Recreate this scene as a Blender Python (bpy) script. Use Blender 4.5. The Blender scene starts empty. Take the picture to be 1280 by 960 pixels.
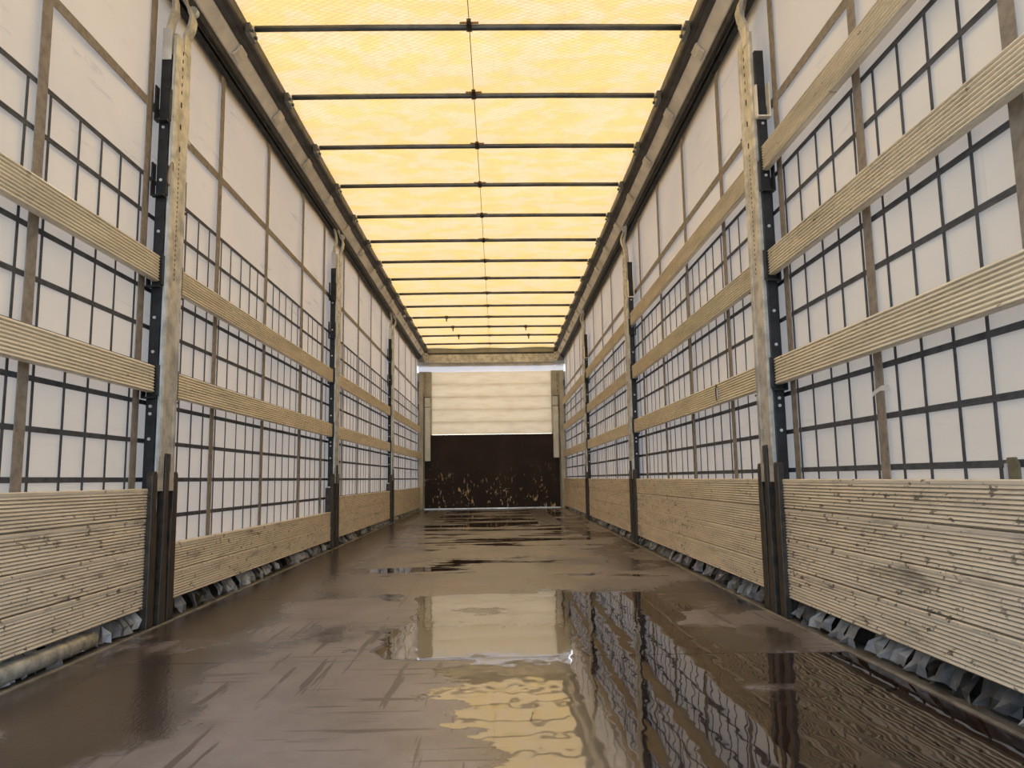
import bpy, bmesh, math, random
from mathutils import Vector, Matrix
random.seed(7)
S = bpy.context.scene
C = S.collection

# ------------------------------------------------------------------ camera, world, sun, exposure
cam_d = bpy.data.cameras.new('camera')
cam = bpy.data.objects.new('camera', cam_d); C.objects.link(cam)
cam_d.sensor_fit = 'HORIZONTAL'; cam_d.sensor_width = 36.0
cam_d.lens = 36.0 * 931.7 / 1280.0
cam_d.clip_start = 0.02; cam_d.clip_end = 300
PITCH, YAW, ROLL = 0.1261, -0.0183, 0.0150
cp, sp, cy, sy, cr, sr = (math.cos(PITCH), math.sin(PITCH), math.cos(YAW), math.sin(YAW), math.cos(ROLL), math.sin(ROLL))
Rm = Matrix(((cy, -sy, 0), (sy, cy, 0), (0, 0, 1))) @ Matrix(((1, 0, 0), (0, cp, -sp), (0, sp, cp))) @ Matrix(((cr, 0, sr), (0, 1, 0), (-sr, 0, cr)))
right, fwd, up = Rm.col[0], Rm.col[1], Rm.col[2]
Mw = Matrix((right, up, -fwd)).transposed().to_4x4()
Mw.translation = Vector((0.1259, 0.0, 0.55))
cam.matrix_world = Mw
S.camera = cam

w = bpy.data.worlds.new('sky'); S.world = w; w.use_nodes = True
wn = w.node_tree.nodes; wl = w.node_tree.links
sky = wn.new('ShaderNodeTexSky'); sky.sky_type = 'NISHITA'
sky.sun_disc = False; sky.sun_elevation = math.radians(52); sky.sun_rotation = math.radians(-4)
sky.air_density = 1.0; sky.dust_density = 2.0; sky.ozone_density = 1.0
bg = wn['Background']; bg.inputs['Strength'].default_value = 0.62
wl.new(sky.outputs['Color'], bg.inputs['Color'])

sun_d = bpy.data.lights.new('sun', 'SUN'); sun_d.energy = 2.9; sun_d.angle = math.radians(1.0)
sun_d.color = (1.0, 0.93, 0.82)
sun = bpy.data.objects.new('sun', sun_d); C.objects.link(sun)
el, az = math.radians(52), math.radians(-4)          # in front of the trailer, slightly to the left
to_sun = Vector((math.cos(el) * math.sin(az), math.cos(el) * math.cos(az), math.sin(el)))
sun.rotation_euler = to_sun.to_track_quat('Z', 'Y').to_euler()
sun.location = (4, 20, 30)

S.view_settings.view_transform = 'Standard'; S.view_settings.look = 'None'
S.view_settings.gamma = 1.0; S.view_settings.use_curve_mapping = False
S.view_settings.exposure = 0.46
S.cycles.max_bounces = 10; S.cycles.diffuse_bounces = 6; S.cycles.glossy_bounces = 4
S.cycles.transmission_bounces = 6
S.cycles.caustics_reflective = False; S.cycles.caustics_refractive = False

# ------------------------------------------------------------------ node helpers
class V:
    """a socket with arithmetic"""
    def __init__(s, nt, sock): s.nt, s.s = nt, sock
    def _m(s, op, *o):
        n = s.nt.nodes.new('ShaderNodeMath'); n.operation = op
        s.nt.links.new(s.s, n.inputs[0])
        for i, x in enumerate(o):
            if isinstance(x, V): s.nt.links.new(x.s, n.inputs[i + 1])
            else: n.inputs[i + 1].default_value = x
        return V(s.nt, n.outputs[0])
    def __add__(s, o): return s._m('ADD', o)
    def __sub__(s, o): return s._m('SUBTRACT', o)
    def __mul__(s, o): return s._m('MULTIPLY', o)
    __radd__ = __add__; __rmul__ = __mul__
    def inv(s): return (s * -1.0) + 1.0
    def abs(s): return s._m('ABSOLUTE')
    def sin(s): return s._m('SINE')
    def max(s, o): return s._m('MAXIMUM', o)
    def min(s, o): return s._m('MINIMUM', o)
    def step(s, a, b):
        n = s.nt.nodes.new('ShaderNodeMapRange'); n.interpolation_type = 'SMOOTHSTEP'
        s.nt.links.new(s.s, n.inputs['Value'])
        n.inputs['From Min'].default_value = a; n.inputs['From Max'].default_value = b
        return V(s.nt, n.outputs['Result'])

class MB_:
    def __init__(s, name):
        s.m = bpy.data.materials.new(name); s.m.use_nodes = True
        s.nt = s.m.node_tree; s.b = s.nt.nodes['Principled BSDF']; s.out = s.nt.nodes['Material Output']
    def n(s, t): return s.nt.nodes.new(t)
    def l(s, a, b): s.nt.links.new(a.s if isinstance(a, V) else a, b)
    def pos(s, world=True):
        if world: return s.n('ShaderNodeNewGeometry').outputs['Position']
        return s.n('ShaderNodeTexCoord').outputs['Object']
    def xyz(s, p):
        x = s.n('ShaderNodeSeparateXYZ'); s.l(p, x.inputs[0]); return [V(s.nt, o) for o in x.outputs]
    def scale(s, p, sc, off=(0, 0, 0)):
        m = s.n('ShaderNodeMapping'); m.inputs['Scale'].default_value = sc; m.inputs['Location'].default_value = off
        s.l(p, m.inputs['Vector']); return m.outputs[0]
    def noise(s, p, scale=1, detail=4, rough=.55, dist=0):
        n = s.n('ShaderNodeTexNoise'); n.inputs['Scale'].default_value = scale
        n.inputs['Detail'].default_value = detail; n.inputs['Roughness'].default_value = rough
        n.inputs['Distortion'].default_value = dist
        s.l(p, n.inputs['Vector']); return V(s.nt, n.outputs[0])
    def mix(s, f, a, b):
        n = s.n('ShaderNodeMix'); n.data_type = 'RGBA'
        s.l(f, n.inputs[0]) if isinstance(f, V) else setattr(n.inputs[0], 'default_value', f)
        for x, i in ((a, 6), (b, 7)):
            if isinstance(x, tuple): n.inputs[i].default_value = (*x, 1)
            else: s.l(x, n.inputs[i])
        return n.outputs[2]
    def bump(s, h, strength=.3, dist=.01):
        n = s.n('ShaderNodeBump'); n.inputs['Strength'].default_value = strength; n.inputs['Distance'].default_value = dist
        s.l(h, n.inputs['Height']); return n.outputs[0]
    def col(s, c):
        if isinstance(c, tuple): s.b.inputs['Base Color'].default_value = (*c, 1)
        else: s.l(c, s.b.inputs['Base Color'])
    def set(s, **k):
        for a, v in k.items():
            i = s.b.inputs[a.replace('_', ' ')]
            if isinstance(v, (V, bpy.types.NodeSocket)): s.l(v, i)
            else: i.default_value = v

def simple(name, c, rough=.5, metal=0., var=.25, nscale=8., dirt=None, bump=0.):
    b = MB_(name); p = b.pos()
    n = b.noise(p, nscale, 5, .6)
    d = dirt or tuple(x * (1 - var) for x in c)
    lo = tuple(min(1, x * (1 + var * .4)) for x in c)
    b.col(b.mix(n.step(.35, .7), lo, d))
    b.set(Roughness=n * .3 + (rough - .15), Metallic=metal)
    if bump: b.set(Normal=b.bump(b.noise(p, nscale * 12, 3), bump, .002))
    return b.m

def tarp(name, front, trans, fac, kind):
    b = MB_(name); p = b.pos(); nt = b.nt
    x, y, z = b.xyz(p)
    if kind == 'roof':
        blot = b.noise(b.scale(p, (3.2, 5.0, 1)), 1.5, 4, .6, .4)
        d1 = b.noise(b.scale(p, (1, 1, 1)), 2.0, 2)
        f1 = ((x * 120.0 + y * 190.0) + d1 * 6.0).sin().step(-.6, 1.0)
        f2 = ((x * 100.0 - y * 230.0) + d1 * 5.0).sin().step(-.6, 1.0)
        weave = (f1 * .5 + f2 * .5)
        streak = b.noise(b.scale(p, (5, 5, 1)), 3.0, 6, .7, 1.2).step(.4, .75)
        c = b.mix(blot.step(.42, .6), trans, (trans[0] * 1.02, trans[1] * .93, trans[2] * .50))
        c = b.mix(streak * .75, c, (trans[0] * .85, trans[1] * .74, trans[2] * .55))
        c = b.mix(weave * .6, c, (trans[0] * .6, trans[1] * .52, trans[2] * .35))
        fcol = front; hgt = weave
    else:
        cloud = b.noise(b.scale(p, (1, .7, 1)), 1.8, 4)
        smear = b.noise(b.scale(p, (1, 1.3, 14)), 1.4, 5, .7, .5).step(.58, .78)   # rubbed streaks along the load
        scr = b.noise(b.scale(p, (1, 22, 1.2)), 1.2, 5, .7).step(.66, .8)
        hi = z.step(1.5, 2.0)
        m = (smear * (hi * .55 + .18)) + scr * .16
        base = b.mix(cloud.step(.35, .7), front, tuple(v * .86 for v in front))
        fcol = b.mix(m, base, (.16, .14, .12))
        c = b.mix(m * .5, trans, tuple(v * .5 for v in trans)); hgt = cloud
    df = b.n('ShaderNodeBsdfDiffuse'); tr = b.n('ShaderNodeBsdfTranslucent'); mx = b.n('ShaderNodeMixShader')
    if isinstance(fcol, tuple): df.inputs[0].default_value = (*fcol, 1)
    else: b.l(fcol, df.inputs[0])
    b.l(c, tr.inputs[0]); mx.inputs[0].default_value = fac
    b.l(df.outputs[0], mx.inputs[1]); b.l(tr.outputs[0], mx.inputs[2])
    gl = b.n('ShaderNodeBsdfGlossy'); gl.inputs['Roughness'].default_value = .32; gl.inputs[0].default_value = (1, 1, 1, 1)
    fr = b.n('ShaderNodeFresnel'); fr.inputs[0].default_value = 1.38
    m2 = b.n('ShaderNodeMixShader'); k = V(nt, fr.outputs[0]) * (.0 if kind == 'roof' else .06)
    b.l(k, m2.inputs[0]); b.l(mx.outputs[0], m2.inputs[1]); b.l(gl.outputs[0], m2.inputs[2])
    b.l(m2.outputs[0], b.out.inputs['Surface'])
    return b.m

M = {}
M['roof'] = tarp('roof_tarpaulin', (.82, .76, .58), (.87, .61, .32), .34, 'roof')
M['curtain'] = tarp('curtain_tarpaulin', (.70, .60, .42), (.80, .70, .60), .175, 'curtain')
M['strap'] = simple('brown_webbing', (.30, .255, .205), .8, 0, .25, 30)
M['line'] = simple('grey_mesh_line', (.075, .08, .09), .7, 0, .3, 20)
M['steel'] = simple('galvanised_steel', (.62, .60, .54), .42, .45, .35, 14, bump=.1)
M['bright'] = simple('bright_zinc', (.72, .74, .76), .35, .6, .2, 10)
M['black'] = simple('dark_painted_steel', (.024, .021, .018), .4, .1, .6, 22, (.075, .055, .035), .15)
M['channel'] = simple('dark_channel', (.022, .023, .026), .5, .2, .5, 20)
M['cream'] = simple('rail_cream_metal', (.86, .80, .68), .5, .2, .2, 5)
M['beam'] = simple('roof_edge_beam', (.085, .08, .075), .5, .3, .3, 9)
M['bow'] = simple('roof_bow_tube', (.13, .14, .145), .38, .5, .3, 8)
M['hem'] = simple('hem_tarpaulin', (.50, .49, .48), .45, 0, .5, 9)
M['tube'] = simple('dirty_tube', (.42, .38, .30), .45, .4, .5, 16)
M['rust'] = simple('orange_brown_plate', (.42, .23, .10), .7, 0, .3, 30)
M['white'] = simple('white_plastic', (.8, .8, .78), .4, 0, .1, 10)
M['olive'] = simple('olive_strap', (.16, .14, .085), .6, 0, .3, 20)
M['slot'] = simple('slot_dark', (.03, .025, .02), .8)
M['rim'] = simple('rim_aluminium', (.20, .185, .155), .34, .25, .5, 7, (.09, .078, .06), .1)
M['ridge'] = simple('rim_ridge', (.40, .36, .29), .4, .3, .4, 12)
M['front_grey'] = simple('front_post_paint', (.48, .45, .37), .5, .1, .2, 6)
M['front_cover'] = simple('front_cover_paint', (.74, .74, .70), .45, .1, .15, 6)
M['ground'] = simple('pale_asphalt', (.36, .35, .33), .9, 0, .2, 1.5)

def ribbed(name, c, stain):
    b = MB_(name); p = b.pos(); x, y, z = b.xyz(p)
    grain = b.noise(b.scale(p, (1, 1.2, 9)), 2.5, 4, .6)
    smear = b.noise(b.scale(p, (1, 1.6, 11)), 1.6, 6, .72, .6).step(.60 - stain * .35, .80 - stain * .35)
    spots = b.noise(b.scale(p, (1, 9, 17)), 2.6, 4, .65).step(.66 - stain * .3, .70 - stain * .3)
    patch = b.noise(b.scale(p, (1, 1.1, 2.2)), 1.3, 2).step(.36 - stain * .4, .58 - stain * .2)
    col = b.mix(grain.step(.3, .75), c, tuple(v * .78 for v in c))
    col = b.mix((smear * patch) * .72, col, (.105, .092, .082))
    col = b.mix((spots * patch) * .85, col, (.045, .038, .04))
    b.col(col); b.set(Roughness=(smear * .2) + .42, Metallic=.05)
    b.set(Normal=b.bump(b.noise(p, 120, 3), .12, .002))
    return b.m
M['lath'] = ribbed('ribbed_lath_aluminium', (.96, .87, .69), .02)
M['groove'] = simple('dark_groove', (.42, .355, .275), .7, 0, .35, 25)  # darker tone for the board groove bottoms, gives the ribs contrast
M['lath_groove'] = simple('lath_groove', (.64, .56, .44), .7, 0, .3, 25)
M['board'] = ribbed('ribbed_board_aluminium', (.88, .77, .60), .19)

def plank_white():
    b = MB_('white_front_plank'); p = b.pos(); x, y, z = b.xyz(p)
    n = b.noise(b.scale(p, (2, 1, 9)), 2, 4)
    b.col(b.mix(n.step(.4, .7), (.93, .89, .80), (.86, .81, .72)))
    c = b.mix(n.step(.4, .7), (.93, .89, .80), (.86, .81, .72))
    df = b.n('ShaderNodeBsdfDiffuse'); tr = b.n('ShaderNodeBsdfTranslucent'); mx = b.n('ShaderNodeMixShader')
    nm = b.bump((z * 420.0).sin(), .25, .002)
    for q in (df, tr): b.l(c, q.inputs[0]); b.l(nm, q.inputs['Normal'])
    mx.inputs[0].default_value = .27                       # thin glass-fibre plank, the sun shines through a little
    b.l(df.outputs[0], mx.inputs[1]); b.l(tr.outputs[0], mx.inputs[2]); b.l(mx.outputs[0], b.out.inputs['Surface']); return b.m
M['plank'] = plank_white()

def plywood():
    b = MB_('brown_film_plywood'); p = b.pos(); x, y, z = b.xyz(p)
    low = z.step(.95, .25)                        # forklift height
    a = b.noise(b.scale(p, (9, 1, 3.2)), 2.2, 3, .5, .8).step(.63, .66)
    c = b.noise(b.scale(p, (13, 1, 5), (3, 0, 7)), 1.3, 3, .5, 1.5).step(.635, .655)
    e = b.noise(b.scale(p, (2, 1, 2)), 1.6, 2).step(.45, .55)
    scr = b.noise(b.scale(p, (4, 1, 16), (9, 0, 2)), 1.8, 4, .6).step(.70, .72)
    m = ((a.max(c) * e) * low).max(scr * .35 * low)
    cloud = b.noise(p, 3, 4)
    base = b.mix(cloud.step(.4, .75), (.022, .011, .007), (.040, .022, .014))
    tone = b.mix(b.noise(p, 9, 2).step(.4, .6), (.70, .44, .20), (.62, .56, .42))
    b.col(b.mix(m, base, tone)); b.set(Roughness=m * .3 + .5, Specular_IOR_Level=.25); return b.m
M['plywood'] = plywood()

def strip_mat():
    b = MB_('translucent_strip'); nt = b.nt
    df = b.n('ShaderNodeBsdfDiffuse'); tr = b.n('ShaderNodeBsdfTranslucent'); mx = b.n('ShaderNodeMixShader')
    n = b.noise(b.pos(), 4, 3)
    b.l(b.mix(n.step(.3, .7), (.92, .94, .98), (.80, .86, .95)), tr.inputs[0])
    df.inputs[0].default_value = (.85, .85, .85, 1); mx.inputs[0].default_value = .30
    b.l(df.outputs[0], mx.inputs[1]); b.l(tr.outputs[0], mx.inputs[2]); b.l(mx.outputs[0], b.out.inputs['Surface'])
    return b.m
M['strip'] = strip_mat()

def floor_mat():
    b = MB_('wet_brown_film_floor'); p = b.pos(); x, y, z = b.xyz(p)
    n1 = b.noise(b.scale(p, (.9, 1.15, 1), (2.3, .4, 0)), 1.35, 5, .55, .25)
    n2 = b.noise(b.scale(p, (.55, 1.7, 1), (5.1, 3.0, 0)), 1.5, 5, .6, .3)
    fine = b.noise(p, 7, 5, .65)
    near = y.step(4.2, 3.3)                                   # 1 near the camera
    rgt = x.step(.22, .36) * (x + (fine - .5) * .3).step(1.0, .72)                                    # standing water to the right
    mid = (x.step(-.32, -.18)) * (x.step(.40, .34)) * (y.step(2.36, 2.42)) * (y.step(3.75, 3.55))
    ctr = (x + (fine - .5) * .3 + (n2 - .5) * .9).step(.00, .06) * y.step(2.42, 2.36)
    lft = x.step(-.62, -.86)
    bias = (rgt * .30).max(mid * .26).max(ctr * .26) * near - (near * .10) - (y.step(3.4, 4.0) * y.step(8.0, 6.0) * .045) + (y.step(7, 9) * .03)
    pud = ((n1 * near + n2 * near.inv()) + (fine - .5) * .08 + bias).step(.505, .56)
    pud = pud * (y.step(3.5, 4.2) * y.step(7.5, 6.0) * .0).inv()
    pud = pud * (lft * .75).inv()
    edge = ((x.abs()).step(.98, 1.1))
    pud = pud * (edge * y.step(3.0, 4.0)).inv()
    # dry scuffed film
    dryn = b.noise(b.scale(p, (1.2, .8, 1), (7, 1, 0)), 1.7, 5, .6)
    dry = (pud.inv()) * ((dryn + near * x.step(.3, -.1) * .12 - lft * .22).step(.44, .58))
    # scratches on it
    s1 = b.noise(b.scale(p, (26, 1.6, 1)), 1.0, 3, .6).step(.59, .63)
    s2 = b.noise(b.scale(p, (2.2, 30, 1), (4, 4, 0)), 1.0, 3, .6).step(.60, .64)
    scr = (s1.max(s2)) * .85
    wear = b.noise(b.scale(p, (1, .8, 1)), 3.5, 5, .7)
    film = b.mix(wear.step(.3, .75), (.050, .036, .029), (.082, .062, .050))
    dryc = b.mix(wear.step(.3, .7), (.30, .262, .255), (.20, .170, .155))
    dryc = b.mix(scr, dryc, (.085, .065, .062))
    wet = b.mix(mid.max(ctr * (x + (fine - .5) * .1).step(.42, .30)) * .65, (.028, .016, .011), (.44, .37, .25))   # muddy water in the middle, paled to stand in for bright roof and plank reflections
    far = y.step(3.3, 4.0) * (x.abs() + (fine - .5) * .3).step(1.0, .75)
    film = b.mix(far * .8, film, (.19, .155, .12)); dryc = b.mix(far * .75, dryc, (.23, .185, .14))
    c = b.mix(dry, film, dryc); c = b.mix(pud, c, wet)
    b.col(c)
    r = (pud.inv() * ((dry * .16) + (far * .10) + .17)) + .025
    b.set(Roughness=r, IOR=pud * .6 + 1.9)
    grain = b.noise(b.scale(p, (1, .45, 1)), 130, 2) * (pud.inv() * .6) + b.noise(b.scale(p, (34, 9, 1)), 1.5, 3, .5, 1.5) * (pud.inv() * .4)
    rip = b.noise(b.scale(p, (3.0, 1.6, 1)), 3.2, 2) * 1.0
    bn = b.n('ShaderNodeBump'); bn.inputs['Strength'].default_value = .22; bn.inputs['Distance'].default_value = .004
    b.l(grain, bn.inputs['Height'])
    b2 = b.n('ShaderNodeBump'); b2.inputs['Strength'].default_value = .09; b2.inputs['Distance'].default_value = .010
    b.l(rip, b2.inputs['Height']); b.l(bn.outputs[0], b2.inputs['Normal'])
    b.set(Normal=b2.outputs[0])
    return b.m
M['floor'] = floor_mat()
M['plate'] = simple('floor_wear_plate', (.17, .145, .115), .3, .2, .4, 9)

# ------------------------------------------------------------------ geometry helpers
def bx(bm, x0, x1, y0, y1, z0, z1):
    v = [bm.verts.new((x, y, z)) for x in (x0, x1) for y in (y0, y1) for z in (z0, z1)]
    for f in ((0, 1, 3, 2), (4, 6, 7, 5), (0, 4, 5, 1), (2, 3, 7, 6), (0, 2, 6, 4), (1, 5, 7, 3)):
        bm.faces.new([v[i] for i in f])
def prism(bm, pts, axis, a, b):
    """extrude a 2D outline along an axis ('y': pts are (x,z); 'x': pts are (y,z); 'z': pts are (x,y))"""
    def P(u, v, t): return {'y': (u, t, v), 'x': (t, u, v), 'z': (u, v, t)}[axis]
    A = [bm.verts.new(P(u, v, a)) for u, v in pts]; B = [bm.verts.new(P(u, v, b)) for u, v in pts]
    n = len(pts)
    for i in range(n): bm.faces.new((A[i], A[(i + 1) % n], B[(i + 1) % n], B[i]))
    bm.faces.new(A[::-1]); bm.faces.new(B)
def tube(bm, path, r, n=10, cap=True):
    rings = []
    for i, p in enumerate(path):
        p = Vector(p); a = Vector(path[max(i - 1, 0)]); c = Vector(path[min(i + 1, len(path) - 1)])
        d = (c - a).normalized(); u = d.cross(Vector((0, 0, 1)))
        if u.length < .05: u = d.cross(Vector((0, 1, 0)))
        u.normalize(); v = d.cross(u)
        rr = r[i] if isinstance(r, (list, tuple)) else r
        rings.append([bm.verts.new(p + (u * math.cos(t) + v * math.sin(t)) * rr) for t in [2 * math.pi * k / n for k in range(n)]])
    for a, c in zip(rings, rings[1:]):
        for k in range(n): f = bm.faces.new((a[k], a[(k + 1) % n], c[(k + 1) % n], c[k])); f.smooth = True
    if cap: bm.faces.new(rings[0][::-1]); bm.faces.new(rings[-1])
def ribbon(bm, path, width_axis, w, t):
    """flat bar of width w (along width_axis 'y') and thickness t following path of (x,z)"""
    top, bot = [], []
    for i, (x, z) in enumerate(path):
        x0, z0 = path[max(i - 1, 0)]; x1, z1 = path[min(i + 1, len(path) - 1)]
        d = Vector((x1 - x0, z1 - z0)).normalized(); nrm = Vector((-d.y, d.x)) * t / 2
        top.append((x + nrm.x, z + nrm.y)); bot.append((x - nrm.x, z - nrm.y))
    prism(bm, top + bot[::-1], 'y', -w / 2, w / 2)
def mesh(name, bm, m):
    bmesh.ops.recalc_face_normals(bm, faces=bm.faces)
    me = bpy.data.meshes.new(name); bm.to_mesh(me); bm.free(); me.materials.append(m); return me
def ribbed_obj(name, outline, L, n, m, loc):
    """extruded ribbed profile; the bottoms of its grooves take a darker second material"""
    bm = bmesh.new(); prism(bm, outline, 'y', -L / 2, L / 2); bm.faces.ensure_lookup_table()
    for k in range(n): bm.faces[5 * k].material_index = 1
    me = mesh(name, bm, M[m]); me.materials.append(M['groove'] if m == 'board' else M['lath_groove'])
    return obj(name, me, None, None, loc)
def obj(name, bm, m, parent=None, loc=(0, 0, 0), rot=(0, 0, 0), bevel=0):
    me = bm if isinstance(bm, bpy.types.Mesh) else mesh(name, bm, M[m])
    o = bpy.data.objects.new(name, me); C.objects.link(o)
    o.location = loc; o.rotation_euler = rot
    if parent: o.parent = parent
    if bevel:
        k = o.modifiers.new('bevel', 'BEVEL'); k.width = bevel; k.segments = 2; k.limit_method = 'ANGLE'
    return o
def box(name, b, m, parent=None, loc=(0, 0, 0), rot=(0, 0, 0), bevel=0):
    bm = bmesh.new(); bx(bm, *b); return obj(name, bm, m, parent, loc, rot, bevel)
def tag(o, label, cat, group=None):
    o['label'] = label; o['category'] = cat
    if group: o['group'] = group
    return o
def struct(o, label=None):
    o['kind'] = 'structure'
    if label: o['label'] = label
    return o
def thing(name, label, cat, loc=(0, 0, 0), rz=0, group=None):
    o = bpy.data.objects.new(name, None); C.objects.link(o); o.location = loc; o.rotation_euler = (0, 0, rz)
    o.empty_display_size = .1
    return tag(o, label, cat, group)
def copy_thing(root):
    r = root.copy(); C.objects.link(r)
    for ch in list(root.children):
        c = ch.copy(); C.objects.link(c); c.parent = r
        for g in ch.children:
            d = g.copy(); C.objects.link(d); d.parent = c
    return r

Y0, Y1 = -0.45, 13.1                     # open rear end, front wall
P = (3.0935, 6.2763, 9.5551)              # sliding posts
PE = 12.90                                # corner posts
fz = lambda y: .035 * max(0, min(1, (y - 3) / 10))   # the bed rises a little towards the front
SIDES = (('left', -1), ('right', 1))

# ------------------------------------------------------------------ large structure
struct(box('ground', (-60, 60, -60, 60, -1.35, -1.25), 'ground'), 'pale asphalt yard around the trailer')

# floor sheets with recessed joints
fl = bpy.data.objects.new('floor', None); C.objects.link(fl); struct(fl, 'wet dark brown plywood trailer floor with puddles')
seams = [Y0, 1.18, 2.40, 3.62, 4.84, 6.06, 7.28, 8.50, 9.72, 10.94, 12.0, Y1]
for a, b_ in zip(seams, seams[1:]):
    bm = bmesh.new(); pr = [(a + .0015, 0), (b_ - .0015, 0)]
    pts = [(a + .0015, fz(a) - .03), (b_ - .0015, fz(b_) - .03), (b_ - .0015, fz(b_)), (a + .0015, fz(a))]
    prism(bm, pts, 'x', -1.203, 1.203)
    obj('floor_sheet', bm, 'floor', fl, bevel=0)
box('subfloor', (-1.2, 1.2, Y0, Y1, -.10, -.032), 'black', fl)
for xa, xb, ya, yb in ((.58, .84, 8.72, 12.6), (-1.02, -.72, 8.9, 12.5)):
    bm = bmesh.new(); prism(bm, [(ya, fz(ya)), (yb, fz(yb)), (yb, fz(yb) + .003), (ya, fz(ya) + .003)], 'x', xa, xb)
    obj('wear_plate', bm, 'plate', fl)

def rim(i, side, s):
    r = bpy.data.objects.new('trim_%d' % i, None); C.objects.link(r); struct(r, 'grey aluminium rim along the %s floor edge' % side)
    bm = bmesh.new()
    ys = [Y0, 3.0, Y1]
    for a, b_ in zip(ys, ys[1:]):
        prism(bm, [(a, -.12), (b_, -.12), (b_, fz(b_) - .004), (a, fz(a) - .004)], 'x', *sorted((s * 1.205, s * 1.300)))
    obj('rim_profile', bm, 'rim', r)
    bm = bmesh.new()
    for a, b_ in zip(ys, ys[1:]):
        prism(bm, [(a, fz(a) - .003), (b_, fz(b_) - .003), (b_, fz(b_) + .004), (a, fz(a) + .004)], 'x', *sorted((s * 1.203, s * 1.214)))
    obj('ridge', bm, 'ridge', r)
rim(1, 'left', -1); rim(2, 'right', 1)

# side curtains with straps and mesh lines
STRAPS = {-1: [.05, .80, 1.52, 2.237, 2.935, 3.715, 4.50, 5.33, 6.00, 6.78, 7.52, 8.26, 9.0, 9.85, 10.6, 11.35, 12.1, 12.75],
          1: [.10, .84, 1.566, 2.258, 2.925, 3.70, 4.46, 5.20, 5.93, 6.72, 7.48, 8.2, 8.95, 9.8, 10.55, 11.3, 12.05, 12.7]}
HL = [1.803 - .1545 * k for k in range(12)]
XC = 1.305
def curtain(side, s):
    rnd = random.Random(11 + s)
    bm = bmesh.new(); ny, nz = 136, 26
    grid = [[None] * (nz + 1) for _ in range(ny + 1)]
    for i in range(ny + 1):
        y = Y0 + (Y1 + .038 - Y0) * i / ny
        for k in range(nz + 1):
            z = -.10 + 2.93 * k / nz
            bul = .004 * math.sin(y * 4.3 + math.sin(z * 2.1) * 1.2 + s) + .003 * math.sin(z * 5 + y * 1.7)
            grid[i][k] = bm.verts.new((s * (XC + .007 + bul), y, z))
    for i in range(ny):
        for k in range(nz):
            f = bm.faces.new((grid[i][k], grid[i + 1][k], grid[i + 1][k + 1], grid[i][k + 1])); f.smooth = True
    wl_ = obj('wall_' + side, bm, 'curtain'); struct(wl_, 'grey translucent side curtain with strap grid, %s side' % side)
    vs = mesh('vertical_strap', (lambda q: (bx(q, -.0015, .0015, -.025, .025, 0, 2.66), q)[1])(bmesh.new()), M['strap'])
    for y in STRAPS[s]:
        obj('vertical_strap', vs, None, wl_, (s * (XC - .006), y, .015), (0, 0, rnd.uniform(-.01, .01)))
    box('horizontal_strap', (-.0015, .0015, Y0, Y1, -.019, .019), 'strap', wl_, (s * (XC - .0035), 0, 2.112))
    hl = bmesh.new(); bx(hl, -.001, .001, Y0, Y1, .0025, .009); bx(hl, -.001, .001, Y0, Y1, -.009, -.0025)
    bx(hl, -.0004, .0004, Y0, Y1, -.0025, .0025)
    hm = mesh('horizontal_line', hl, M['line'])
    for z in HL: obj('horizontal_line', hm, None, wl_, (s * (XC - .0015), 0, z))
    vm = mesh('vertical_line', (lambda q: (bx(q, -.001, .001, -.0058, .0058, 0, 1.79), q)[1])(bmesh.new()), M['line'])
    y = 2.31 + .004 * s - .144 * 19
    k = 0
    while y < Y1 - .05:
        obj('vertical_line', vm, None, wl_, (s * (XC + .0005), y + rnd.uniform(-.006, .006) * (1 + y * .25), .015), (rnd.uniform(-.006, .006), 0, 0))
        y += .1475 if y > 2.3 else .144
        k += 1
    box('gap_shade_strip', (-.002, .002, Y0, Y1, -.06, .085), 'channel', wl_, (s * (XC - .001), 0, 0))  # added dark strip, stands in for the shaded gap under the boards
    # crumpled lower hem showing under the boards
    hem = bpy.data.objects.new('trim_%d' % (5 if s < 0 else 6), None); C.objects.link(hem); struct(hem, 'crumpled grey hem of the %s curtain under the boards' % side)
    var = []
    for q in range(7):
        bm = bmesh.new(); r2 = random.Random(q * 5 + 1)
        n = 4; rows = []
        for i in range(n + 1):
            t = i / n; rr = []
            prof = [(.0, .075), (.018 + r2.uniform(-.006, .01), .06), (.040 + r2.uniform(-.01, .012), .032), (.052 + r2.uniform(-.02, .012), .004)]
            for j, (px, pz) in enumerate(prof):
                fold = .012 * (1 if i % 2 else -1) * (j / 3) * r2.uniform(.2, 1.2)
                rr.append(bm.verts.new((-px - fold * .6, (t - .5) * .078 + .02 * j / 3 * r2.uniform(-.5, 1), pz + fold * .35)))
            rows.append(rr)
        for a, c in zip(rows, rows[1:]):
            for j in range(3): bm.faces.new((a[j], c[j], c[j + 1], a[j + 1]))
        bmesh.ops.solidify(bm, geom=bm.faces[:], thickness=.002)
        var.append(mesh('hem_flap', bm, M['hem']))
    y = 1.0
    while y < 12.8:
        o = obj('hem_flap', var[rnd.randrange(7)], None, hem, (s * (XC - .008), y, fz(y) + rnd.uniform(-.006, .004)),
                (0, rnd.uniform(-.15, .15), (0 if s > 0 else math.pi) + rnd.uniform(-.25, .25)))
        y += rnd.uniform(.066, .09) if rnd.random() > .08 else .16
    return wl_
wallL = curtain('left', -1); wallR = curtain('right', 1)
# white patch and rear-most details of the right curtain
bm = bmesh.new(); prism(bm, [(2.19, .795), (2.255, .80), (2.30, .787), (2.305, .80), (2.24, .815), (2.195, .812)], 'x', XC - .0095, XC - .0080)
obj('repair_patch', bm, 'white', wallR)

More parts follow.
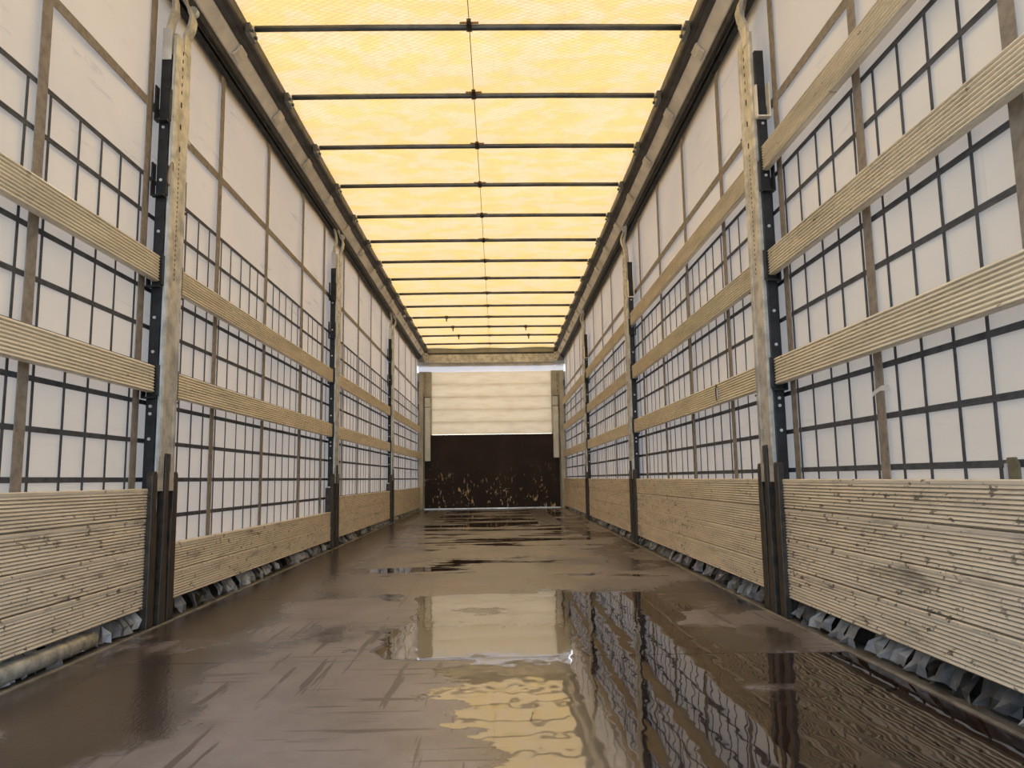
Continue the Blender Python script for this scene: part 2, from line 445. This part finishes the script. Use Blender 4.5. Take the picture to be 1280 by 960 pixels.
# roof: tarpaulin stretched over the bows
BOWS = [3.546 + .685 * i for i in range(-1, 13)] + [12.50]
BOWS = sorted(BOWS)
BOWS = [b_ for b_ in BOWS if b_ < 12.9]
bm = bmesh.new(); nx = 24; rows = []
ysr = []
for a, c in zip([Y0] + BOWS, BOWS + [Y1 + .1]):
    for k in range(4): ysr.append((a + (c - a) * k / 4, k / 4))
ysr.append((Y1 + .1, 0))
for y, t in ysr:
    row = []
    for i in range(nx + 1):
        x = -1.26 + 2.52 * i / nx
        sag = .016 * math.sin(math.pi * t) * (.6 + .4 * math.sin(y * 2.1 + x * 2.0))
        wr = (.02 * math.sin(x * 7 + y * 5) if y > 10.3 else .003 * math.sin(x * 6 + y * 9)) * math.sin(math.pi * t)
        row.append(bm.verts.new((x, y, 2.868 - sag + wr)))
    rows.append(row)
for a, c in zip(rows, rows[1:]):
    for i in range(nx): f = bm.faces.new((a[i], a[i + 1], c[i + 1], c[i])); f.smooth = True
ceil = struct(obj('ceiling', bm, 'roof'), 'sunlit translucent yellowish white roof tarpaulin')
bm = bmesh.new(); tube(bm, [(0.0, Y0, 2.846), (0.0, 6, 2.846), (-.02, Y1, 2.846)], .0022, 6); obj('centre_cord', bm, 'strap', ceil)

# roof rails
def rail(i, side, s):
    r = bpy.data.objects.new('trim_%d' % i, None); C.objects.link(r); struct(r, 'metal roof rail above the %s curtain' % side)
    def pp(name, pts, m):
        bm = bmesh.new(); prism(bm, [(s * x, z) for x, z in pts], 'y', Y0, Y1); return obj(name, bm, m, r)
    pp('edge_beam', [(1.122, 2.812), (1.128, 2.800), (1.150, 2.794), (1.152, 2.788), (1.181, 2.786), (1.181, 2.86), (1.122, 2.86)], 'beam')
    pp('cream_channel', [(1.1815, 2.780), (1.228, 2.728), (1.236, 2.728), (1.236, 2.86), (1.1815, 2.86)], 'cream')
    pp('curtain_rail', [(1.2365, 2.724), (1.246, 2.700), (1.252, 2.700), (1.252, 2.712), (1.260, 2.712), (1.260, 2.686), (1.267, 2.686),
                        (1.267, 2.70), (1.276, 2.70), (1.276, 2.672), (1.300, 2.666), (1.300, 2.86), (1.2365, 2.86)], 'channel')
    pp('rail_light_block', [(1.330, 2.640), (1.338, 2.640), (1.338, 2.90), (1.330, 2.90)], 'cream')  # unseen strip added outside the curtain, blocks light and darkens its top
    pp('rail_lip', [(1.2525, 2.704), (1.2595, 2.704), (1.2595, 2.699), (1.2525, 2.699)], 'beam')
    bm = bmesh.new(); prism(bm, [(s * 1.178, 2.784), (s * 1.2, 2.752), (s * 1.216, 2.741), (s * 1.214, 2.728), (s * 1.19, 2.745), (s * 1.17, 2.779)], 'y', -.045, .045)
    bm2 = mesh('rail_bracket', bm, M['cream'])
    for y in BOWS:
        if y > .5: obj('rail_bracket', bm2, None, r, (0, y + .10, 0))
    return r
railL = rail(3, 'left', -1); railR = rail(4, 'right', 1)
box('label_tag', (-1.165, -1.135, 10.0, 10.05, 2.765, 2.79), 'white', railL)

# front wall
wf = bpy.data.objects.new('wall_front', None); C.objects.link(wf); struct(wf, 'front wall with white planks above scuffed dark brown plywood')
box('plywood_panel', (-1.178, 1.178, Y1, Y1 + .03, .052, 1.326), 'plywood', wf)
nb = 5; z0, z1 = 1.328, 2.440
for k in range(nb):
    a = z0 + (z1 - z0) * k / nb; c = z0 + (z1 - z0) * (k + 1) / nb
    box('white_plank', (-1.052, 1.052, Y1 + .004, Y1 + .03, a + .002, c - .002), 'plank', wf, bevel=.003)
box('backing', (-1.335, 1.335, Y1 + .04, Y1 + .055, -.1, 1.328), 'front_grey', wf)
for s in (-1, 1): box('backing', (*sorted((s * 1.052, s * 1.335)), Y1 + .04, Y1 + .055, 1.328, 2.44), 'front_grey', wf)
for k in range(1, nb):
    zj = z0 + (z1 - z0) * k / nb
    box('joint_light_stop', (-1.05, 1.05, Y1 + .031, Y1 + .038, zj - .012, zj + .012), 'cream', wf)  # unseen strip added behind each plank joint to stop light leaking through
box('light_strip', (-1.302, 1.302, Y1 + .03, Y1 + .032, 2.440, 2.63), 'strip', wf)
box('upper_strip', (-1.10, 1.10, Y1 + .010, Y1 + .028, 2.545, 2.592), 'cream', wf)
box('backing', (-1.335, 1.335, Y1 + .04, Y1 + .055, 2.56, 2.95), 'front_grey', wf)
box('header_beam', (-1.11, 1.11, Y1 - .06, Y1 + .03, 2.592, 2.742), 'steel', wf, bevel=.004)
box('header_lip', (-1.14, 1.14, Y1 - .062, Y1 + .03, 2.744, 2.775), 'beam', wf)
box('sill_strip', (-1.18, 1.18, Y1 - .012, Y1 + .002, .035, .054), 'bright', wf)
for side, s in SIDES:
    bm = bmesh.new()
    prism(bm, [(s * 1.11, 2.62), (s * 1.11, 2.75), (s * 1.19, 2.78), (s * 1.21, 2.70), (s * 1.155, 2.60)], 'y', Y1 - .10, Y1 - .065)
    cb = obj('corner_bracket', bm, 'cream', wf)
    for dx, dz in ((1.135, 2.72), (1.165, 2.74), (1.14, 2.65)):
        bm = bmesh.new(); tube(bm, [(s * dx, Y1 - .112, dz), (s * dx, Y1 - .1, dz)], .009, 8); obj('bolt', bm, 'channel', cb)

def corner_post(side, s):
    t = thing('corner_post', 'grey steel front corner post at the %s end of the front wall' % side, 'post', (0, Y1 - .06, fz(Y1)), 0)
    lx = lambda a, b_: sorted((s * a, s * b_))
    box('post_body', (*lx(1.197, 1.272), -.04, .055, 0, 2.40), 'front_grey', t, bevel=.004)
    box('upper_plate', (*lx(1.056, 1.196), .02, .058, 1.952, 2.405), 'front_grey', t)
    box('side_cover', (*lx(1.075, 1.170), -.012, .056, .835 if s < 0 else .865, 1.95), 'front_cover', t, bevel=.008)
    box('cover_edge', (*lx(1.058, 1.074), -.004, .056, 1.3, 1.95), 'front_grey', t)
    for z in (1.945, 1.77): box('cover_clip', (*lx(1.072, 1.180), -.016, .0, z, z + .010), 'channel', t)
    for z in (2.02, 2.10, 2.2, 2.3): box('slot', (*lx(1.158, 1.164), .0165, .0205, z, z + .05), 'slot', t)
    for z in (.88, 1.38, 1.72, 2.12): box('hinge', (*lx(1.273, 1.288), -.045, -.015, z, z + .11), 'channel', t)
    return t
corner_post('left', -1); corner_post('right', 1)

# ------------------------------------------------------------------ sliding posts
def make_post():
    """local frame: x points into the trailer, origin on the board plane at floor level"""
    t = thing('sliding_post', '', 'post')
    bm = bmesh.new()
    prism(bm, [(-.004, -.072), (.010, -.072), (.016, -.064), (.016, -.040), (.010, -.034), (.010, .040), (.014, .046), (.014, .066), (.008, .072), (-.004, .072)], 'z', .66, 2.46)
    for a, b_ in ((-.072, -.024), (.026, .072)): prism(bm, [(-.004, a), (.012, a), (.012, b_), (-.004, b_)], 'z', .525, .66)
    obj('profile', bm, 'steel', t)
    bm = bmesh.new(); bx(bm, -.042, -.0045, -.088, -.080, .50, 2.36); bx(bm, -.042, -.0045, .080, .088, .50, 2.36); bx(bm, -.042, -.036, -.0795, .0795, .5, 2.36)
    bx(bm, -.012, -.0045, -.0795, .0795, .5, 2.36)
    obj('channel', bm, 'channel', t)
    box('edge_highlight', (.0, .006, -.0785, -.0725, .53, 2.45), 'bright', t)
    # bolts on the channel sides
    bm = bmesh.new(); tube(bm, [(0, -.0017, 0), (0, .0017, 0)], .0065, 8); bolt = mesh('bolt', bm, M['bright'])
    for z in (2.03, 1.80, 1.58, 1.22, 1.08, .86, .83, .73):
        for sg in (-1, 1): obj('bolt', bolt, None, t, (-.023, sg * .0900, z))
    # perforation
    bm = bmesh.new()
    for z in [2.40 - .036 * k for k in range(6)]: bx(bm, .0095, .0108, -.008, .000, z, z + .016)
    for z in (2.16, 2.06, 1.96): box('slot', (.0095, .0109, -.009, .003, z, z + .024), 'slot', t)
    for z in [1.92 - .021 * k for k in range(26)]: bx(bm, .0095, .0106, -.005, .001, z, z + .010)
    obj('perforation', bm, 'slot', t)['kind'] = 'stuff'
    # lath pockets
    for z, h in ((2.13, .14), (1.80, .13), (1.416, .125), (.964, .125)):
        for sg in (-1, 1):
            bm = bmesh.new()
            bx(bm, -.004, .004, *sorted((sg * .074, sg * .098)), z - h / 2, z + h / 2)
            bx(bm, -.048, .004, *sorted((sg * .0885, sg * .118)), z - h / 2 - .012, z - h / 2 - .006)
            bx(bm, -.050, -.044, *sorted((sg * .0885, sg * .120)), z - h / 2 - .012, z + h / 2)
            obj('lath_pocket', bm, 'channel' if z < 2 else 'cream' if sg > 0 else 'channel', t)
    # dark foot sleeve
    bm = bmesh.new()
    bx(bm, -.058, -.016, -.098, .098, 0, .49)
    for sg in (-1, 1):
        prism(bm, [(sg * .062, 0), (sg * .116, 0), (sg * .116, .585), (sg * .108, .602), (sg * .082, .602), (sg * .074, .585), (sg * .074, .45), (sg * .062, .40)][::sg], 'x', -.0155, .0125)
    obj('foot_sleeve', bm, 'black', t, bevel=.003)
    bm = bmesh.new(); prism(bm, [(-.030, 0), (.030, 0), (.024, .22), (.020, .30), (.017, .675), (-.017, .675), (-.020, .30), (-.024, .22)], 'x', -.0155, .0185)
    lv = obj('lever', bm, 'black', t, bevel=.002)
    box('lever_tip', (.0186, .0225, -.012, .012, .60, .672), 'black', lv)
    for sg in (-1, 1):
        bm = bmesh.new(); tube(bm, [(-.008, sg * .045, .02), (-.008, sg * .047, .24), (-.008, sg * .038, .32), (-.008, sg * .037, .53)], .0042, 8); obj('rod', bm, 'bright', t)
        bm = bmesh.new(); tube(bm, [(-.004, sg * .049, .22), (-.004, sg * .049, .27)], .009, 8); obj('rod_clip', bm, 'steel', t)
    # galvanised arms up to the roof rail
    bm = bmesh.new(); ribbon(bm, [(.006, 2.42), (.010, 2.50), (.028, 2.545), (.034, 2.585), (.020, 2.63), (-.008, 2.68), (-.012, 2.71)], 'y', .060, .012)
    arm = obj('roller_arm', bm, 'steel', t, (0, .028, 0))
    bm = bmesh.new(); ribbon(bm, [(-.03, 2.34), (-.03, 2.47), (-.022, 2.52), (-.006, 2.57), (-.010, 2.62), (-.025, 2.68)], 'y', .05, .014)
    obj('roller_arm', bm, 'steel', t, (0, -.055, 0))
    box('arm_plate', (-.040, -.002, -.094, -.089, 2.33, 2.47), 'bright', t)
    bm = bmesh.new(); tube(bm, [(.012, .035, 2.655), (.012, .062, 2.655)], .022, 12); obj('roller', bm, 'bright', arm)
    return t
proto = make_post()
ORD = ('nearest', 'second', 'third')
posts = []
for side, s in SIDES:
    for i, y in enumerate(P):
        t = proto if not posts else copy_thing(proto)
        posts.append(t)
        t.location = (s * 1.236, y - .03, fz(y) - .004)
        t.rotation_euler = (0, 0, 0 if s < 0 else math.pi)
        t['label'] = ('%s galvanised sliding post from the camera on the %s side, dark foot sleeve' % (ORD[i], side))
        t['group'] = 'sliding posts along the %s curtain' % side
# wire loop on the nearest left post
bm = bmesh.new()
tube(bm, [(.012 + .006 * math.sin(a), -.080 + .018 * math.cos(a), 1.83 + .05 * math.sin(a)) for a in [2 * math.pi * k / 14 for k in range(15)]], .0022, 6)
obj('wire_loop', bm, 'rust', posts[0])

# ------------------------------------------------------------------ ribbed laths and boards
def ribs(h, n, t, d=.0038, flat_top=.0, s=1):
    """outline in (x, z): inner ribbed face at x=0 (towards -x*s inside), back at x=t"""
    pts = []; z = -h / 2; end = h / 2 - flat_top; p = (end - z) / n
    for k in range(n):
        a = z + k * p
        pts += [(d, a), (d, a + .20 * p), (d * .25, a + .26 * p), (0, a + .40 * p), (d * .25, a + .66 * p)]
    pts += [(d * .3, end), (0, end + .002), (0, h / 2 - .003), (.003, h / 2)] if flat_top else [(d, end)]
    pts += [(t, h / 2), (t, -h / 2)]
    return [(s * x, zz) for x, zz in pts]
BAYS = ((Y0 + .05, P[0] - .132), (P[0] + .072, P[1] - .132), (P[1] + .072, P[2] - .132), (P[2] + .072, 12.985))
BN = ('nearest bay', 'second bay', 'third bay', 'farthest bay')
def lath(side, s, i, z, label):
    a, b_ = BAYS[i]; L = b_ - a
    o = ribbed_obj('side_lath', ribs(.108, 9, .026, .0058, 0, s), L, 9, 'lath', (s * (1.236 + .0045), (a + b_) / 2, z))
    return tag(o, label, 'lath', 'ribbed laths along the %s curtain' % side)
for side, s in SIDES:
    rows_ = ((1.866, 'top'), (1.416, 'middle'), (.964, 'lowest')) if s > 0 else ((1.416, 'upper'), (.964, 'lower'))
    for i in range(4):
        for z, rn in rows_:
            o = lath(side, s, i, z, '%s ribbed aluminium lath in the %s of the %s curtain' % (rn, BN[i], side))
            if s > 0 and i == 2 and z < 1:
                bm = bmesh.new(); prism(bm, [(-1.50, -.05), (-1.535, .0), (-1.548, .055), (-1.49, .01), (-1.44, -.02)], 'x', -.006, -.003)
                obj('torn_end', bm, 'bright', o)
            if s > 0 and i == 1 and z < 1:
                bm = bmesh.new(); prism(bm, [(-.90, .035), (-.885, .05), (-.872, .02), (-.878, -.02), (-.89, -.038), (-.898, -.01)], 'x', -.0035, -.0005)
                obj('dent', bm, 'slot', o)
                bm = bmesh.new(); prism(bm, [(-.908, .02), (-.90, .03), (-.899, -.02), (-.905, -.03)], 'x', -.0042, -.0006)
                obj('dent_edge', bm, 'bright', o)
COUNT = {-1: (4, 2, 3, 3), 1: (4, 4, 4, 4)}
NM = {4: ('lowest', 'second lowest', 'third lowest', 'topmost'), 3: ('lowest', 'middle', 'topmost'), 2: ('lower', 'upper')}
for side, s in SIDES:
    for i in range(4):
        a, b_ = BAYS[i]; L = b_ - a; n = COUNT[s][i]; ym = (a + b_) / 2
        for k in range(n):
            o = ribbed_obj('side_board', ribs(.1125, 9, .030, .0050, .013, s), L, 9, 'board',
                    (s * (1.2375 + .003 + .0012 * ((k * 7 + i * 3) % 3)), ym, .073 + .115 * (k + .5) + fz(ym) * .2 + (.0 if k % 2 else -.0005)))
            tag(o, '%s ribbed board of the low %s side wall in the %s' % (NM[n][k], side, BN[i]), 'board', 'ribbed boards of the %s side wall' % side)

# ------------------------------------------------------------------ roof bows
bows = []
proto_b = None
for j, y in enumerate(BOWS):
    if proto_b is None:
        t = thing('roof_bow', '', 'roof bow'); proto_b = t
        bm = bmesh.new(); tube(bm, [(-1.085, 0, 0), (-.5, 0, .004), (.5, 0, .004), (1.085, 0, 0)], .0155, 12); obj('tube', bm, 'bow', t)
        for s in (-1, 1):
            bm = bmesh.new(); tube(bm, [(s * 1.07, 0, 0), (s * 1.10, 0, -.002), (s * 1.135, .0, -.012), (s * 1.165, 0, -.016)], [.011, .018, .022, .014], 10)
            cl = obj('end_joint', bm, 'steel', t)
            bm = bmesh.new(); bx(bm, *sorted((s * 1.095, s * 1.119)), -.05, .05, -.05, .005)
            for dy in (-.035, .035): tube(bm, [(s * 1.085, dy, -.028), (s * 1.10, dy, -.028)], .009, 8)
            obj('carriage', bm, 'bow', cl)
        bm = bmesh.new(); tube(bm, [(-.004, -.024, -.006), (-.004, .024, -.006)], .0001, 6)
        bm.free(); bm = bmesh.new()
        tube(bm, [(-.014, 0, .002), (.014, 0, .002)], .0195, 12); bx(bm, -.011, .011, -.075, -.012, -.010, .004)
        ck = obj('centre_clip', bm, 'black', t)
        box('clip_plate', (-.048, .048, -.030, -.0205, .010, .016), 'rust', ck)
    else: t = copy_thing(proto_b)
    bows.append((y, t)); t.location = (0, y, 2.832)
vis = [(y, t) for y, t in bows if y > 3.4]
ORDN = ('first', 'second', 'third', 'fourth', 'fifth', 'sixth', 'seventh', 'eighth', 'ninth', 'tenth', 'eleventh', 'twelfth', 'thirteenth', 'fourteenth', 'fifteenth')
for q, (y, t) in enumerate(vis):
    ex = ' (nearest in view)' if q == 0 else ''
    t['label'] = '%s grey tube roof bow in view counted from the camera' % ORDN[q] if q < len(vis) - 1 else 'last grey tube roof bow, next to the front wall header'
    t['group'] = 'roof bows under the tarpaulin'
hid = [(y, t) for y, t in bows if y <= 3.4]
for y, t in hid:
    t['label'] = 'grey tube roof bow nearest the open rear end, just above the top of the frame'; t['group'] = 'roof bows under the tarpaulin'
# hanging buckles under the last bows
for y, x in ((vis[-4][0], -.60), (vis[-3][0], -.55), (vis[-2][0], -.50), (vis[-2][0], .62), (vis[-3][0], .55)):
    tt = [t for yy, t in vis if yy == y][0]
    bm = bmesh.new(); bx(bm, x - .02, x + .02, -.019, .019, -.019, .020); bx(bm, x - .008, x + .008, -.004, .004, -.06, -.019); obj('buckle', bm, 'black', tt)

# ------------------------------------------------------------------ loose things along the left and right edge
t = thing('tensioning_tube', 'dirty round metal tensioning tube lying along the left floor rim', 'tube', (-1.262, 1.9, .030))
bm = bmesh.new(); tube(bm, [(0, -.9, 0), (0, .155, 0)], .027, 14); obj('pipe', bm, 'tube', t)
bm = bmesh.new(); tube(bm, [(0, .185, .0), (0, .70, .002), (0, .735, .0), (0, .76, -.004)], [.028, .028, .024, .008], 14); obj('pipe', bm, 'tube', t)
bm = bmesh.new(); tube(bm, [(0, .150, 0), (0, .190, 0)], .031, 14); obj('collar', bm, 'channel', t)
for d in (0, .012):
    bm = bmesh.new()
    tube(bm, [(.018 + .022 * math.cos(a), .17 + d + .012 * math.cos(a), -.006 + .026 * math.sin(a)) for a in [2 * math.pi * k / 16 for k in range(17)]], .003, 6, False)
    obj('ring', bm, 'bright', t)
bm = bmesh.new(); prism(bm, [(-.022, 0), (.022, 0), (.022, .05), (.012, .066), (-.012, .066), (-.022, .05)], 'x', -.003, .003)
o = obj('strap_tongue', bm, 'olive', None, (1.285, 1.675, .515))
box('metal_edge', (-.006, -.0035, .012, .020, .0, .052), 'bright', o)
tag(o, 'olive strap tongue sticking up behind the nearest right side boards', 'strap')
